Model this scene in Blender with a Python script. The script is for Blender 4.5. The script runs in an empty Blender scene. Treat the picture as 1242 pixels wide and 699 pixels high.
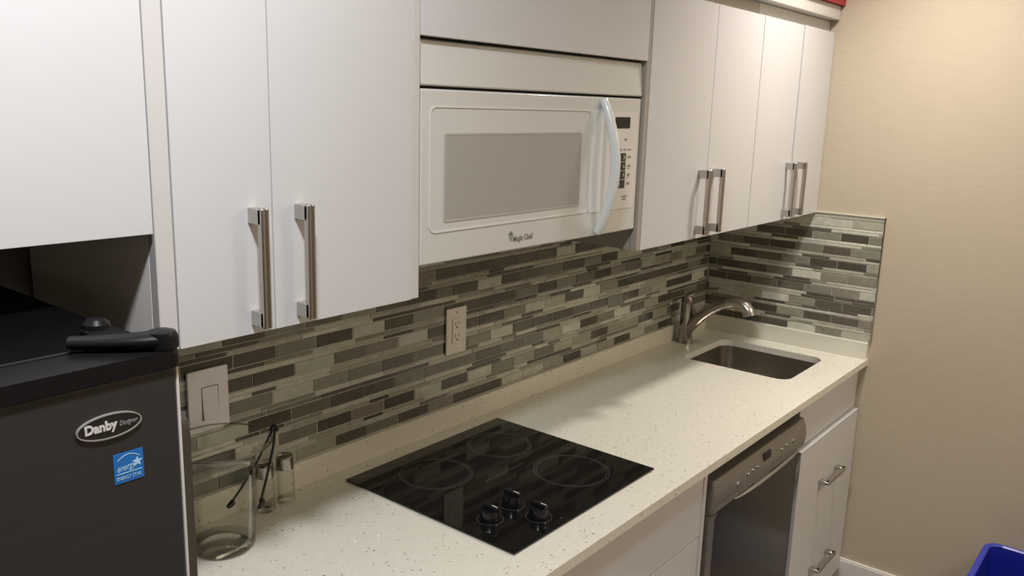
import bpy, bmesh, math, random
from mathutils import Vector, Matrix
random.seed(7)
PI = math.pi
C = bpy.context.scene.collection
sc = bpy.context.scene
ORG = [Vector((0, 0, 0))]

# ------------------------------------------------------------------ materials
def new_mat(name):
    m = bpy.data.materials.new(name); m.use_nodes = True
    nt = m.node_tree
    return m, nt, nt.nodes['Principled BSDF']

def pbr(name, col, rough=0.5, metal=0.0, spec=0.5, bump=None, vary=0.0, vscale=(8, 8, 8), coat=0.0):
    """plain procedural surface: base colour broken up by noise, optional fine bump"""
    m, nt, b = new_mat(name)
    L = nt.links
    b.inputs['Roughness'].default_value = rough
    b.inputs['Metallic'].default_value = metal
    b.inputs['Specular IOR Level'].default_value = spec
    b.inputs['Coat Weight'].default_value = coat
    tc = nt.nodes.new('ShaderNodeTexCoord')
    mp = nt.nodes.new('ShaderNodeMapping'); mp.inputs['Scale'].default_value = vscale
    L.new(tc.outputs['Object'], mp.inputs['Vector'])
    nz = nt.nodes.new('ShaderNodeTexNoise'); nz.inputs['Scale'].default_value = 1.0
    nz.inputs['Detail'].default_value = 4
    L.new(mp.outputs['Vector'], nz.inputs['Vector'])
    rp = nt.nodes.new('ShaderNodeValToRGB')
    a = [c * (1 - vary) for c in col]; d = [min(1, c * (1 + vary)) for c in col]
    rp.color_ramp.elements[0].color = (*a, 1); rp.color_ramp.elements[1].color = (*d, 1)
    rp.color_ramp.elements[0].position = .3; rp.color_ramp.elements[1].position = .7
    L.new(nz.outputs['Fac'], rp.inputs['Fac'])
    L.new(rp.outputs['Color'], b.inputs['Base Color'])
    if bump:
        sc_, st = bump
        n2 = nt.nodes.new('ShaderNodeTexNoise'); n2.inputs['Scale'].default_value = 1.0
        m2 = nt.nodes.new('ShaderNodeMapping')
        m2.inputs['Scale'].default_value = sc_ if isinstance(sc_, tuple) else (sc_,) * 3
        L.new(tc.outputs['Object'], m2.inputs['Vector']); L.new(m2.outputs['Vector'], n2.inputs['Vector'])
        bp = nt.nodes.new('ShaderNodeBump'); bp.inputs['Strength'].default_value = st
        bp.inputs['Distance'].default_value = .002
        L.new(n2.outputs['Fac'], bp.inputs['Height']); L.new(bp.outputs['Normal'], b.inputs['Normal'])
    return m

def thin_glass(name, tint, edge=0.35):
    m, nt, b = new_mat(name)
    nt.nodes.remove(b); L = nt.links
    out = nt.nodes['Material Output']
    tr = nt.nodes.new('ShaderNodeBsdfTransparent'); tr.inputs['Color'].default_value = (*tint, 1)
    gl = nt.nodes.new('ShaderNodeBsdfGlossy'); gl.inputs['Roughness'].default_value = .03
    gl.inputs['Color'].default_value = (.95, .95, .93, 1)
    lw = nt.nodes.new('ShaderNodeLayerWeight'); lw.inputs['Blend'].default_value = edge
    mx = nt.nodes.new('ShaderNodeMixShader')
    mul = nt.nodes.new('ShaderNodeMath'); mul.operation = 'MULTIPLY'; mul.inputs[1].default_value = .55
    L.new(lw.outputs['Fresnel'], mul.inputs[0]); L.new(mul.outputs[0], mx.inputs['Fac'])
    L.new(tr.outputs[0], mx.inputs[1]); L.new(gl.outputs[0], mx.inputs[2])
    L.new(mx.outputs[0], out.inputs['Surface'])
    return m

M = {}
M['door_white'] = pbr('white_laminate', (.585, .588, .588), .33, bump=((60, 60, 400), .03), vary=.01)
M['carcass'] = pbr('white_carcass', (.52, .505, .47), .45, vary=.01)
M['edge_panel'] = pbr('cabinet_edge_panel', (.56, .55, .525), .4, vary=.01)
M['carcass_bright'] = pbr('alcove_side_lightened', (.92, .90, .85), .5, vary=.01)  # carcass white lightened so the shaded alcove side reads brighter
M['carcass_shade'] = pbr('side_board_shaded', (.36, .335, .285), .5, vary=.01)  # carcass white darkened; the shade beside the microwave is in the colour
M['carcass_dark'] = pbr('carcass_inside', (.30, .29, .27), .6, vary=.05)
M['appliance_white'] = pbr('white_enamel', (.585, .592, .56), .22, vary=.01, coat=.3)
M['appliance_cool'] = pbr('white_plastic_handle', (.68, .72, .71), .25, vary=.01, coat=.3)  # bluish tint painted in for the reflection at the handle recess
M['mw_glass'] = pbr('microwave_screen', (.36, .355, .32), .3, bump=((900, 900, 900), .25), vary=.06, vscale=(700, 700, 700))
M['window_edge'] = pbr('window_edge', (.43, .42, .385), .35)
M['appliance_bead'] = pbr('enamel_bead', (.66, .66, .63), .2)
M['logo_grey'] = pbr('logo_grey', (.27, .265, .245), .4)
M['mw_panel'] = pbr('control_membrane', (.66, .65, .62), .3, vary=.01)
M['gap'] = pbr('dark_gap', (.02, .018, .015), .8)
M['steel'] = pbr('brushed_steel', (.56, .53, .49), .30, 1.0, bump=((300, 300, 8), .06), vary=.05, vscale=(200, 200, 4))
M['steel_h'] = pbr('brushed_steel_horizontal', (.56, .53, .49), .30, 1.0, bump=((8, 300, 300), .06), vary=.05, vscale=(4, 200, 200))
M['dw_steel'] = pbr('dishwasher_steel', (.36, .34, .305), .36, .85, bump=((6, 200, 300), .04), vary=.04, vscale=(4, 100, 200))
M['dw_door'] = pbr('dishwasher_door_steel', (.055, .052, .053), .24, .75, bump=((6, 200, 300), .03), vary=.06, vscale=(3, 60, 120))
M['sink_steel'] = pbr('sink_steel', (.46, .43, .385), .30, 1.0, bump=((10, 250, 250), .05), vary=.06, vscale=(5, 90, 90))
M['nickel'] = pbr('brushed_nickel', (.36, .335, .30), .24, 1.0, vary=.04, vscale=(60, 60, 60))
M['fridge_door'] = pbr('dark_steel_fridge', (.042, .040, .039), .42, .35, bump=((10, 300, 200), .03), vary=.05, vscale=(3, 80, 80))
M['fridge_black'] = pbr('fridge_black', (.003, .003, .0035), .5, spec=.03, vary=.1, bump=((500, 500, 500), .05))
M['fridge_cap'] = pbr('fridge_cap_black', (.006, .006, .007), .35, spec=.22)
M['fridge_edge'] = pbr('fridge_door_edge', (.78, .77, .75), .35, .2)
M['grip'] = pbr('grey_grip', (.17, .165, .155), .28, .9, vary=.04)
M['badge_black'] = pbr('badge_black', (.012, .011, .012), .2, coat=.4)
M['chrome'] = pbr('chrome', (.75, .73, .70), .12, 1.0)
M['letter_grey'] = pbr('letter_grey', (.62, .60, .57), .4)
M['badge_rim'] = pbr('badge_rim', (.36, .35, .33), .35, .3)
M['letter_dim'] = pbr('letter_dim', (.24, .23, .22), .4)
M['sticker_blue'] = pbr('sticker_blue', (.012, .15, .48), .35, vary=.04)
M['sticker_light'] = pbr('sticker_light', (.42, .66, .85), .4)
M['hob_glass'] = pbr('black_ceramic_glass', (.006, .006, .006), .055, spec=.42, vary=.1)
M['hob_mark'] = pbr('hob_printing', (.085, .085, .082), .3)
M['hob_trim'] = pbr('hob_edge', (.20, .19, .17), .35, .8)
M['knob_black'] = pbr('knob_black', (.008, .008, .010), .2, coat=.2)
M['mark_white'] = pbr('printed_white', (.75, .74, .70), .4)
M['mark_grey'] = pbr('printed_grey', (.16, .155, .145), .4)
M['key_black'] = pbr('key_black', (.03, .03, .028), .3)
M['key_text'] = pbr('key_text', (.52, .51, .47), .4)
M['display'] = pbr('display_dark', (.016, .013, .011), .35, spec=.25)
M['plate'] = pbr('ivory_plate', (.66, .64, .575), .35, vary=.01)
M['plate_sw'] = pbr('ivory_switch_plate', (.74, .73, .73), .35, vary=.01)
M['slot'] = pbr('socket_slot', (.03, .022, .018), .6)
M['red'] = pbr('red_paint', (.36, .016, .022), .45, vary=.04)
M['blue_bin'] = pbr('blue_plastic', (.008, .018, .30), .38, vary=.05, bump=((200, 200, 200), .04))
M['blue_rim'] = pbr('blue_plastic_rim', (.035, .05, .42), .3, vary=.05)
M['tongs'] = pbr('dark_tong_steel', (.035, .034, .032), .25, .6, vary=.1)
M['lid'] = pbr('shaker_lid', (.38, .36, .32), .22, 1.0, vary=.05)
M['glass'] = thin_glass('clear_glass', (.985, .985, .978), .12)
M['glass_thick'] = thin_glass('clear_glass_base', (.93, .935, .915), .12)
M['glass_rim'] = thin_glass('clear_glass_rim', (.72, .725, .70), .5)
M['baseboard'] = pbr('baseboard_white', (.74, .72, .69), .4, vary=.01)
M['ceiling'] = pbr('ceiling_white', (.75, .73, .68), .8, vary=.02)
M['floor'] = pbr('floor_vinyl', (.30, .25, .20), .45, vary=.15, vscale=(3, 12, 1))
M['room_wall'] = pbr('room_paint', (.50, .45, .36), .7, vary=.02)
M['back_wall'] = pbr('back_wall_shaded', (.10, .095, .085), .8, vary=.03)  # dark colour stands in for the shadow in the fridge alcove
M['grout'] = pbr('grout', (.50, .485, .42), .85, vary=.06, vscale=(90, 90, 90))

def wallpaper():
    m, nt, b = new_mat('beige_wallpaper'); L = nt.links
    b.inputs['Roughness'].default_value = .55
    b.inputs['Specular IOR Level'].default_value = .3
    tc = nt.nodes.new('ShaderNodeTexCoord')
    mp = nt.nodes.new('ShaderNodeMapping'); mp.inputs['Scale'].default_value = (14, 14, 130)
    nz = nt.nodes.new('ShaderNodeTexNoise'); nz.inputs['Detail'].default_value = 5
    L.new(tc.outputs['Object'], mp.inputs['Vector']); L.new(mp.outputs['Vector'], nz.inputs['Vector'])
    nz.inputs['Scale'].default_value = 1
    rp = nt.nodes.new('ShaderNodeValToRGB')
    rp.color_ramp.elements[0].color = (.50, .442, .335, 1); rp.color_ramp.elements[0].position = .35
    rp.color_ramp.elements[1].color = (.528, .467, .355, 1); rp.color_ramp.elements[1].position = .68
    L.new(nz.outputs['Fac'], rp.inputs['Fac']); L.new(rp.outputs['Color'], b.inputs['Base Color'])
    bp = nt.nodes.new('ShaderNodeBump'); bp.inputs['Strength'].default_value = .02; bp.inputs['Distance'].default_value = .002
    L.new(nz.outputs['Fac'], bp.inputs['Height']); L.new(bp.outputs['Normal'], b.inputs['Normal'])
    return m
M['wallpaper'] = wallpaper()

def quartz():
    m, nt, b = new_mat('white_quartz'); L = nt.links
    tc = nt.nodes.new('ShaderNodeTexCoord')
    base = (.66, .63, .55, 1)
    def flecks(scale, thr, seed, dens):
        mp = nt.nodes.new('ShaderNodeMapping'); mp.inputs['Location'].default_value = (seed, seed * .7, seed * .3)
        L.new(tc.outputs['Object'], mp.inputs['Vector'])
        v = nt.nodes.new('ShaderNodeTexVoronoi'); v.inputs['Scale'].default_value = scale
        L.new(mp.outputs['Vector'], v.inputs['Vector'])
        lt = nt.nodes.new('ShaderNodeMath'); lt.operation = 'LESS_THAN'; lt.inputs[1].default_value = thr
        L.new(v.outputs['Distance'], lt.inputs[0])
        sp = nt.nodes.new('ShaderNodeSeparateColor'); L.new(v.outputs['Color'], sp.inputs['Color'])
        l2 = nt.nodes.new('ShaderNodeMath'); l2.operation = 'LESS_THAN'; l2.inputs[1].default_value = dens
        L.new(sp.outputs[0], l2.inputs[0])
        mu = nt.nodes.new('ShaderNodeMath'); mu.operation = 'MULTIPLY'
        L.new(lt.outputs[0], mu.inputs[0]); L.new(l2.outputs[0], mu.inputs[1])
        return mu.outputs[0]
    nz = nt.nodes.new('ShaderNodeTexNoise'); nz.inputs['Scale'].default_value = 160; nz.inputs['Detail'].default_value = 3
    L.new(tc.outputs['Object'], nz.inputs['Vector'])
    rp = nt.nodes.new('ShaderNodeValToRGB')
    rp.color_ramp.elements[0].color = (.67, .655, .565, 1); rp.color_ramp.elements[0].position = .3
    rp.color_ramp.elements[1].color = (.74, .725, .63, 1); rp.color_ramp.elements[1].position = .7
    L.new(nz.outputs['Fac'], rp.inputs['Fac'])
    prev = rp.outputs['Color']
    for scale, thr, seed, dens, col in ((95, .22, 1.3, .10, (.33, .32, .27, 1)), (60, .15, 5.1, .05, (.20, .20, .18, 1)),
                                        (120, .26, 9.7, .08, (.40, .41, .36, 1)), (45, .12, 3.3, .07, (1, 1, .97, 1))):
        f = flecks(scale, thr, seed, dens)
        mx = nt.nodes.new('ShaderNodeMix'); mx.data_type = 'RGBA'
        L.new(f, mx.inputs['Factor']); L.new(prev, mx.inputs['A']); mx.inputs['B'].default_value = col
        prev = mx.outputs['Result']
    L.new(prev, b.inputs['Base Color'])
    b.inputs['Roughness'].default_value = .28
    b.inputs['Specular IOR Level'].default_value = .4
    return m
M['quartz'] = quartz()

def tile_mat():
    m, nt, b = new_mat('mosaic_tile'); L = nt.links
    at = nt.nodes.new('ShaderNodeAttribute'); at.attribute_name = 'tile_col'
    tc = nt.nodes.new('ShaderNodeTexCoord')
    nz = nt.nodes.new('ShaderNodeTexNoise'); nz.inputs['Scale'].default_value = 55; nz.inputs['Detail'].default_value = 6
    L.new(tc.outputs['Object'], nz.inputs['Vector'])
    mr = nt.nodes.new('ShaderNodeMapRange'); mr.inputs['To Min'].default_value = .72; mr.inputs['To Max'].default_value = 1.28
    L.new(nz.outputs['Fac'], mr.inputs['Value'])
    mx = nt.nodes.new('ShaderNodeMix'); mx.data_type = 'RGBA'; mx.blend_type = 'MULTIPLY'; mx.inputs['Factor'].default_value = 1
    cb = nt.nodes.new('ShaderNodeCombineColor')
    for i in range(3): L.new(mr.outputs[0], cb.inputs[i])
    L.new(at.outputs['Color'], mx.inputs['A']); L.new(cb.outputs['Color'], mx.inputs['B'])
    L.new(mx.outputs['Result'], b.inputs['Base Color'])
    # the attribute's alpha holds the roughness: glass strips are shiny, stone ones are not
    L.new(at.outputs['Alpha'], b.inputs['Roughness'])
    b.inputs['Specular IOR Level'].default_value = .5
    bp = nt.nodes.new('ShaderNodeBump'); bp.inputs['Strength'].default_value = .12; bp.inputs['Distance'].default_value = .002
    L.new(nz.outputs['Fac'], bp.inputs['Height']); L.new(bp.outputs['Normal'], b.inputs['Normal'])
    return m
M['tile'] = tile_mat()

# ------------------------------------------------------------------ geometry helpers (world coordinates, shifted by the thing's base)
def box(bm, x0, x1, y0, y1, z0, z1, bev=0.0, seg=2):
    o = ORG[0]
    vs = [bm.verts.new((x - o.x, y - o.y, z - o.z)) for x in (x0, x1) for y in (y0, y1) for z in (z0, z1)]
    f = [(0, 1, 3, 2), (4, 6, 7, 5), (0, 4, 5, 1), (2, 3, 7, 6), (0, 2, 6, 4), (1, 5, 7, 3)]
    fs = [bm.faces.new([vs[i] for i in q]) for q in f]
    if bev > 0:
        es = list({e for fc in fs for e in fc.edges})
        bmesh.ops.bevel(bm, geom=es, offset=bev, segments=seg, affect='EDGES', profile=.5)

def prism(bm, pts, axis, a, b_):
    """extrude a closed outline; axis 'x','y','z' is the extrusion direction, pts are in the other two axes"""
    o = ORG[0]
    def P(p, t):
        v = {'x': (t, p[0], p[1]), 'y': (p[0], t, p[1]), 'z': (p[0], p[1], t)}[axis]
        return (v[0] - o.x, v[1] - o.y, v[2] - o.z)
    A = [bm.verts.new(P(p, a)) for p in pts]; B = [bm.verts.new(P(p, b_)) for p in pts]
    n = len(pts)
    bm.faces.new(A); bm.faces.new(B[::-1])
    for i in range(n): bm.faces.new((A[i], B[i], B[(i + 1) % n], A[(i + 1) % n]))

def rrect(x0, x1, z0, z1, r, n=6):
    out = []
    for cx, cz, a0 in ((x1 - r, z1 - r, 0), (x0 + r, z1 - r, 90), (x0 + r, z0 + r, 180), (x1 - r, z0 + r, 270)):
        for i in range(n + 1):
            a = math.radians(a0 + 90 * i / n); out.append((cx + r * math.cos(a), cz + r * math.sin(a)))
    return out

def frame(bm, outer, inner, axis, a, b_):
    """ring-shaped prism between two outlines with the same number of points"""
    o = ORG[0]
    def P(p, t):
        v = {'x': (t, p[0], p[1]), 'y': (p[0], t, p[1]), 'z': (p[0], p[1], t)}[axis]
        return (v[0] - o.x, v[1] - o.y, v[2] - o.z)
    R = [[bm.verts.new(P(p, t)) for p in c] for c, t in ((outer, a), (outer, b_), (inner, b_), (inner, a))]
    n = len(outer)
    for k in range(4):
        A, B = R[k], R[(k + 1) % 4]
        for i in range(n): bm.faces.new((A[i], A[(i + 1) % n], B[(i + 1) % n], B[i]))

def lathe(bm, cx, cy, prof, n=40, cap=True):
    o = ORG[0]; rings = []
    for r, z in prof:
        if r < 1e-5: rings.append([bm.verts.new((cx - o.x, cy - o.y, z - o.z))])
        else: rings.append([bm.verts.new((cx + r * math.cos(2 * PI * i / n) - o.x, cy + r * math.sin(2 * PI * i / n) - o.y, z - o.z)) for i in range(n)])
    for A, B in zip(rings, rings[1:]):
        if len(A) == 1 and len(B) == 1: continue
        for i in range(n):
            j = (i + 1) % n
            if len(A) == 1: bm.faces.new((A[0], B[i], B[j]))
            elif len(B) == 1: bm.faces.new((A[i], A[j], B[0]))
            else: bm.faces.new((A[i], A[j], B[j], B[i]))
    if cap:
        if len(rings[0]) > 1: bm.faces.new(rings[0][::-1])
        if len(rings[-1]) > 1: bm.faces.new(rings[-1])

def tube(bm, pts, rad, n=14, flat=1.0, side=None):
    """sweep an ellipse along a path; rad may be one number or a list; flat squashes it along the second axis"""
    o = ORG[0]; P = [Vector(p) - o for p in pts]; k = len(P)
    rs = rad if isinstance(rad, (list, tuple)) else [rad] * k
    side = Vector(side) if side else None
    rings = []; prev = None
    for i in range(k):
        t = (P[min(i + 1, k - 1)] - P[max(i - 1, 0)]).normalized()
        if side is not None: u = side
        elif prev is None: u = Vector((0, 0, 1)) if abs(t.z) < .9 else Vector((1, 0, 0))
        else: u = prev
        u = (u - t * u.dot(t)).normalized(); prev = u; w = t.cross(u)
        rings.append([bm.verts.new(P[i] + u * rs[i] * math.cos(2 * PI * j / n) + w * rs[i] * flat * math.sin(2 * PI * j / n)) for j in range(n)])
    for A, B in zip(rings, rings[1:]):
        for j in range(n): bm.faces.new((A[j], A[(j + 1) % n], B[(j + 1) % n], B[j]))
    bm.faces.new(rings[0][::-1]); bm.faces.new(rings[-1])

def smooth_path(ctrl, m=8):
    """Catmull-Rom through the control points"""
    P = [Vector(c) for c in ctrl]; P = [P[0] * 2 - P[1]] + P + [P[-1] * 2 - P[-2]]; out = []
    for i in range(1, len(P) - 2):
        for s in range(m):
            t = s / m
            a, b, c, d = P[i - 1], P[i], P[i + 1], P[i + 2]
            out.append(.5 * ((2 * b) + (c - a) * t + (2 * a - 5 * b + 4 * c - d) * t * t + (3 * b - a - 3 * c + d) * t ** 3))
    out.append(P[-2]); return out

def obj(name, bm, m, parent=None, smooth=False):
    bmesh.ops.recalc_face_normals(bm, faces=bm.faces)
    me = bpy.data.meshes.new(name); bm.to_mesh(me); bm.free()
    for mm in (m if isinstance(m, (list, tuple)) else [m]): me.materials.append(mm)
    if smooth:
        for p in me.polygons: p.use_smooth = True
        me.set_sharp_from_angle(angle=math.radians(38))
    o = bpy.data.objects.new(name, me); C.objects.link(o)
    if smooth:
        wn = o.modifiers.new('WeightedNormal', 'WEIGHTED_NORMAL'); wn.keep_sharp = True; wn.weight = 100
    if parent is not None: o.parent = parent
    else: o.location = ORG[0]
    return o

def tag(o, label, cat, group=None):
    o['label'] = label; o['category'] = cat
    if group: o['group'] = group
    return o
def thing(name, label, cat, loc, group=None):
    ORG[0] = Vector(loc)
    o = bpy.data.objects.new(name, None); o.empty_display_size = .05
    C.objects.link(o); o.location = loc
    return tag(o, label, cat, group)
def struct(name, bm, m):
    o = obj(name, bm, m); o['kind'] = 'structure'; return o
def B(): return bmesh.new()
def bx(name, m, parent, *a, **k):
    bm = B(); box(bm, *a, **k); return obj(name, bm, m, parent, smooth=bool(k.get('bev') or len(a) > 6))

def text_part(name, s, m, parent, pos, size, thick=.0004, shear=0, bold=0.0, xscale=1.0, rot=0.0, align='LEFT'):
    """flat raised lettering that faces -y (towards the room)"""
    cu = bpy.data.curves.new(name, 'FONT'); cu.body = s; cu.size = size; cu.extrude = thick; cu.shear = shear
    cu.offset = bold; cu.align_x = align
    t = bpy.data.objects.new(name + '_tmp', cu); C.objects.link(t)
    bpy.context.view_layer.update()
    me = bpy.data.meshes.new_from_object(t.evaluated_get(bpy.context.evaluated_depsgraph_get()))
    bpy.data.objects.remove(t); bpy.data.curves.remove(cu)
    mat = Matrix.Translation(Vector(pos) - ORG[0]) @ Matrix.Rotation(rot, 4, 'Y') @ Matrix.Rotation(PI / 2, 4, 'X') @ Matrix.Diagonal((xscale, 1, 1, 1))
    me.transform(mat); me.materials.clear(); me.materials.append(m)
    me.name = name
    o = bpy.data.objects.new(name, me); C.objects.link(o); o.parent = parent
    return o

# ------------------------------------------------------------------ measurements (metres; back wall y=0, right wall x=XR)
XR = 2.228
ZC = .914; ZS = .892            # worktop top / underside
CF = -.632                      # worktop front
CURB = .9725                    # top of the low quartz upstand
TT = 1.4026                     # top of the mosaic
UY = -.400                      # face of the wall-cabinet doors
UB, UT = 1.4035, 2.013          # their bottom and top
XL = -.295                      # left end of the worktop

# ------------------------------------------------------------------ room shell
ORG[0] = Vector((0, 0, 0))
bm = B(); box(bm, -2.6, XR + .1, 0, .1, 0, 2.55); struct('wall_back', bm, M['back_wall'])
bm = B(); box(bm, XR, XR + .1, -3.6, 0, 0, 2.55); struct('wall_right', bm, M['wallpaper'])
bm = B(); box(bm, -2.7, -2.6, -3.6, .1, 0, 2.55); struct('wall_left', bm, M['room_wall'])
bm = B(); box(bm, -2.6, XR, -3.7, -3.6, 0, 2.55); struct('wall_front', bm, M['room_wall'])
bm = B(); box(bm, -2.7, XR + .1, -3.7, .1, -.1, 0); struct('floor', bm, M['floor'])
bm = B(); box(bm, -2.7, XR + .1, -3.7, .1, 2.55, 2.65); struct('ceiling', bm, M['ceiling'])
bm = B(); box(bm, XR - .014, XR, -3.6, -.60, 0, .146); box(bm, XR - .011, XR, -3.6, -.60, .146, .152)
struct('baseboard_right', bm, M['baseboard'])
# red bulkhead above the cabinets and the white board under it
bm = B(); box(bm, -2.6, XR, -.425, 0, 2.098, 2.55); struct('trim_1', bm, M['red'])
bm = B(); box(bm, -.9, XR - .004, -.412, -.02, 2.052, 2.097, bev=.003); struct('trim_2', bm, M['carcass'])

# ------------------------------------------------------------------ mosaic backsplashes
TONES = {'d': [(.072, .064, .047), (.085, .076, .056), (.064, .058, .044), (.088, .072, .056)],
         'n': [(.115, .107, .081), (.125, .112, .088), (.13, .12, .092)],
         'm': [(.175, .166, .128), (.16, .152, .118), (.20, .188, .145), (.19, .168, .135)],
         'k': [(.30, .285, .225), (.27, .258, .20), (.33, .305, .25)],
         'l': [(.43, .42, .35), (.38, .375, .31), (.46, .44, .37)]}
def mosaic(length, seed, place, zt=TT):
    """rows of one-inch bricks with two rows of thin strips between; place(u, d, z) maps along / out of wall / up"""
    rnd = random.Random(seed)
    bm = B(); lay = bm.loops.layers.float_color.new('tile_col'); o = ORG[0]
    def tile(u0, u1, z0, z1, tone):
        th = .0060 + rnd.uniform(-.0007, .0007); e = .0009
        c = rnd.choice(TONES[tone]); r = rnd.choice((.12, .2, .3) if tone in 'dl' else (.25, .35, .45))
        k = rnd.uniform(.88, 1.12); k *= (1.1 if tone in 'dn' else 1.1) * (1.28 if seed == 23 else 1); c = (c[0] * k * .97, c[1] * k, c[2] * k * 1.02, r)  # side-wall tile colours lightened to stand in for their sheen
        lo = [Vector(place(u, 0.0035, z)) - o for u, z in ((u0, z0), (u1, z0), (u1, z1), (u0, z1))]
        md = [Vector(place(u, th - e, z)) - o for u, z in ((u0, z0), (u1, z0), (u1, z1), (u0, z1))]
        hi = [Vector(place(u, th, z)) - o for u, z in ((u0 + e, z0 + e), (u1 - e, z0 + e), (u1 - e, z1 - e), (u0 + e, z1 - e))]
        lo, md, hi = [[bm.verts.new(v) for v in q] for q in (lo, md, hi)]
        fs = [bm.faces.new(hi)]
        for A, Bq in ((lo, md), (md, hi)):
            for i in range(4): fs.append(bm.faces.new((A[i], A[(i + 1) % 4], Bq[(i + 1) % 4], Bq[i])))
        for f in fs:
            for l in f.loops: l[lay] = c
    G = .0021; pitch = .0488; hb = .0262; hs = (pitch - hb - 3 * G) / 2
    for row in range(9):
        z = .9709 + row * pitch
        ent = [(int(w[:-1]) / 1000, w[-1]) for w in ROWS.get((seed, row), "1480d 1580m 1680l").split()]
        cl = [ent[0]]
        for e in ent[1:]:
            if e[0] - cl[-1][0] > .03: cl.append(e)
        while cl[0][0] > 0: cl.insert(0, (cl[0][0] - .1, rnd.choice('ddnmmlk')))
        while cl[-1][0] < length - .1: cl.append((cl[-1][0] + .1, rnd.choice('ddnmmlk')))
        cl.append((max(length, cl[-1][0] + .06), 'd'))
        for (u0, t), (u1, _) in zip(cl, cl[1:]):
            a, b_ = max(u0, 0), min(u1 - G, length)
            if b_ - a > .004: tile(a, b_, max(z, CURB + .0005), z + hb, t)
        for s in range(2):
            zz = z + hb + G + s * (hs + G)
            if zz > zt - .003: break
            u = -rnd.uniform(0, .12)
            while u < length:
                w = rnd.choice((.06, .1, .1, .12, .14)); t = rnd.choice('ddkllkmlkl' if s == 0 else 'ddmlkllkml')
                if t in 'kl' and rnd.random() < .5: w += .04
                a, b_ = max(u, 0), min(u + w - G, length)
                if b_ - a > .003: tile(a, b_, zz, min(zz + hs, zt), t)
                u += w
    return bm
ROWS = {
 (11, 7): "1009d 1022d 1119d 1224d 1324d 1413d 1512l 1609d 1703d 1800d 1903l",
 (11, 6): "1010n 1068d 1166l 1264d 1357n 1453n 1462m 1551d 1659m 1757d 1850l 1908l",
 (11, 5): "320d 331n 433d 534m 637d 739l 836d 933m 1038d 1129d 1230d 1327m 1432d 1521m 1522k 1622n 1726d 1815m 1910m 2011l 2110k 2210m 2293l 2404m 2492d",
 (11, 4): "369n 416d 476d 578l 685n 782m 881l 980d 1074d 1173d 1275m 1369l 1466k 1568d 1664l 1759m 1864d 1958d 1968d 2054d 2145d 2244d 2347m 2449d",
 (11, 3): "327l 420m 522l 627m 725m 828d 922n 1035d 1128m 1221l 1319n 1411d 1510d 1514d 1611n 1708d 1803m 1904d 2000k 2087l 2194d 2299d 2387l 2488d",
 (11, 2): "344l 370m 461d 568n 672d 772d 868m 970n 1064m 1167n 1263m 1362m 1460k 1555l 1556m 1654d 1750m 1851l 1951n 2043k 2141d 2237d 2334m 2438d",
 (11, 1): "333d 429l 534m 636d 735m 834d 934l 1032d 1131l 1231m 1323k 1423n 1519k 1520k 1617k 1718d 1815k 1914k 2013d 2108k 2213n 2306l 2408m",
 (11, 0): "388m 476l 576k 687d 779m 880d 981m 991l 1078d 1177d 1275l 1368l 1469k 1571d 1665l 1758k 1860d 1959l 2055k 2153d 2249l 2349m",
 (23, 8): "379l 523k",
 (23, 7): "182d 290d 389m 488d 583m",
 (23, 6): "131d 235d 333m 431d 528m",
 (23, 5): "87d 191d 287m 389d 486d 586k",
 (23, 4): "34d 134d 233n 329l 433m 527m",
 (23, 3): "5d 80d 178n 277n 378m 477m 572l",
 (23, 2): "9k 117k 222l 325m 422d 519d 619m",
 (23, 1): "13d 87m 188d 287m 385d 484d 581m",
 (23, 0): "17d 117d 234d 331l 433m 526k",
}
x0b = XL
t = thing('mosaic_backsplash', 'long grey and cream glass mosaic backsplash along the back wall behind the cooktop', 'backsplash', (x0b, 0, CURB))
bm = B(); box(bm, x0b, XR, -.0042, -.0002, CURB, TT + .006); obj('grout_bed', bm, M['grout'], t)
obj('tiles', mosaic(XR - .007 - x0b, 11, lambda u, d, z: (x0b + u, -d, z)), M['tile'], t)
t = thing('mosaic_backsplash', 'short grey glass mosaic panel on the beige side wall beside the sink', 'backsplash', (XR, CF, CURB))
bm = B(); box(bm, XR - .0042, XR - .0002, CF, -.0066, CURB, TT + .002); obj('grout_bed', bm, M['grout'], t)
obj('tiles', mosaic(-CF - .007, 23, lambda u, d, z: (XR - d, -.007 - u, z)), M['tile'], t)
bm = B(); box(bm, XR - .009, XR - .0002, CF - .004, CF - .0005, CURB, TT + .0055, bev=.0008)
obj('edge_trim', bm, M['nickel'], t)
bm = B(); box(bm, XR - .0085, XR - .0002, CF, -.0075, TT + .0025, TT + .0055); obj('top_trim', bm, M['plate'], t)

# ------------------------------------------------------------------ worktop with sink cut-out
SX0, SX1, SY0, SY1 = 1.777, 2.116, -.518, -.143
t = thing('countertop', 'white speckled quartz countertop running from the fridge to the right wall', 'countertop', (XL, CF, ZS))
def slab_with_hole(bm, outer, hole, z0, z1):
    o = ORG[0]; faces_top = []
    for z in (z1, z0):
        ring = []
        for pts in (outer, hole):
            vs = [bm.verts.new((x - o.x, y - o.y, z - o.z)) for x, y in pts]
            ring.append(vs)
        es = []
        for vs in ring:
            for i in range(len(vs)): es.append(bm.edges.new((vs[i], vs[(i + 1) % len(vs)])))
        bmesh.ops.triangle_fill(bm, use_beauty=True, use_dissolve=False, edges=es)
        faces_top.append(ring)
    (a, ah), (b_, bh) = faces_top
    for A, Bq in ((a, b_), (ah, bh)):
        for i in range(len(A)):
            j = (i + 1) % len(A); bm.faces.new((A[i], A[j], Bq[j], Bq[i]))
bm = B()
slab_with_hole(bm, [(XL, CF), (XR - .001, CF), (XR - .001, -.001), (XL, -.001)], rrect(SX0, SX1, SY0, SY1, .042, 8), ZS, ZC)
obj('slab', bm, M['quartz'], t)
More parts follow.
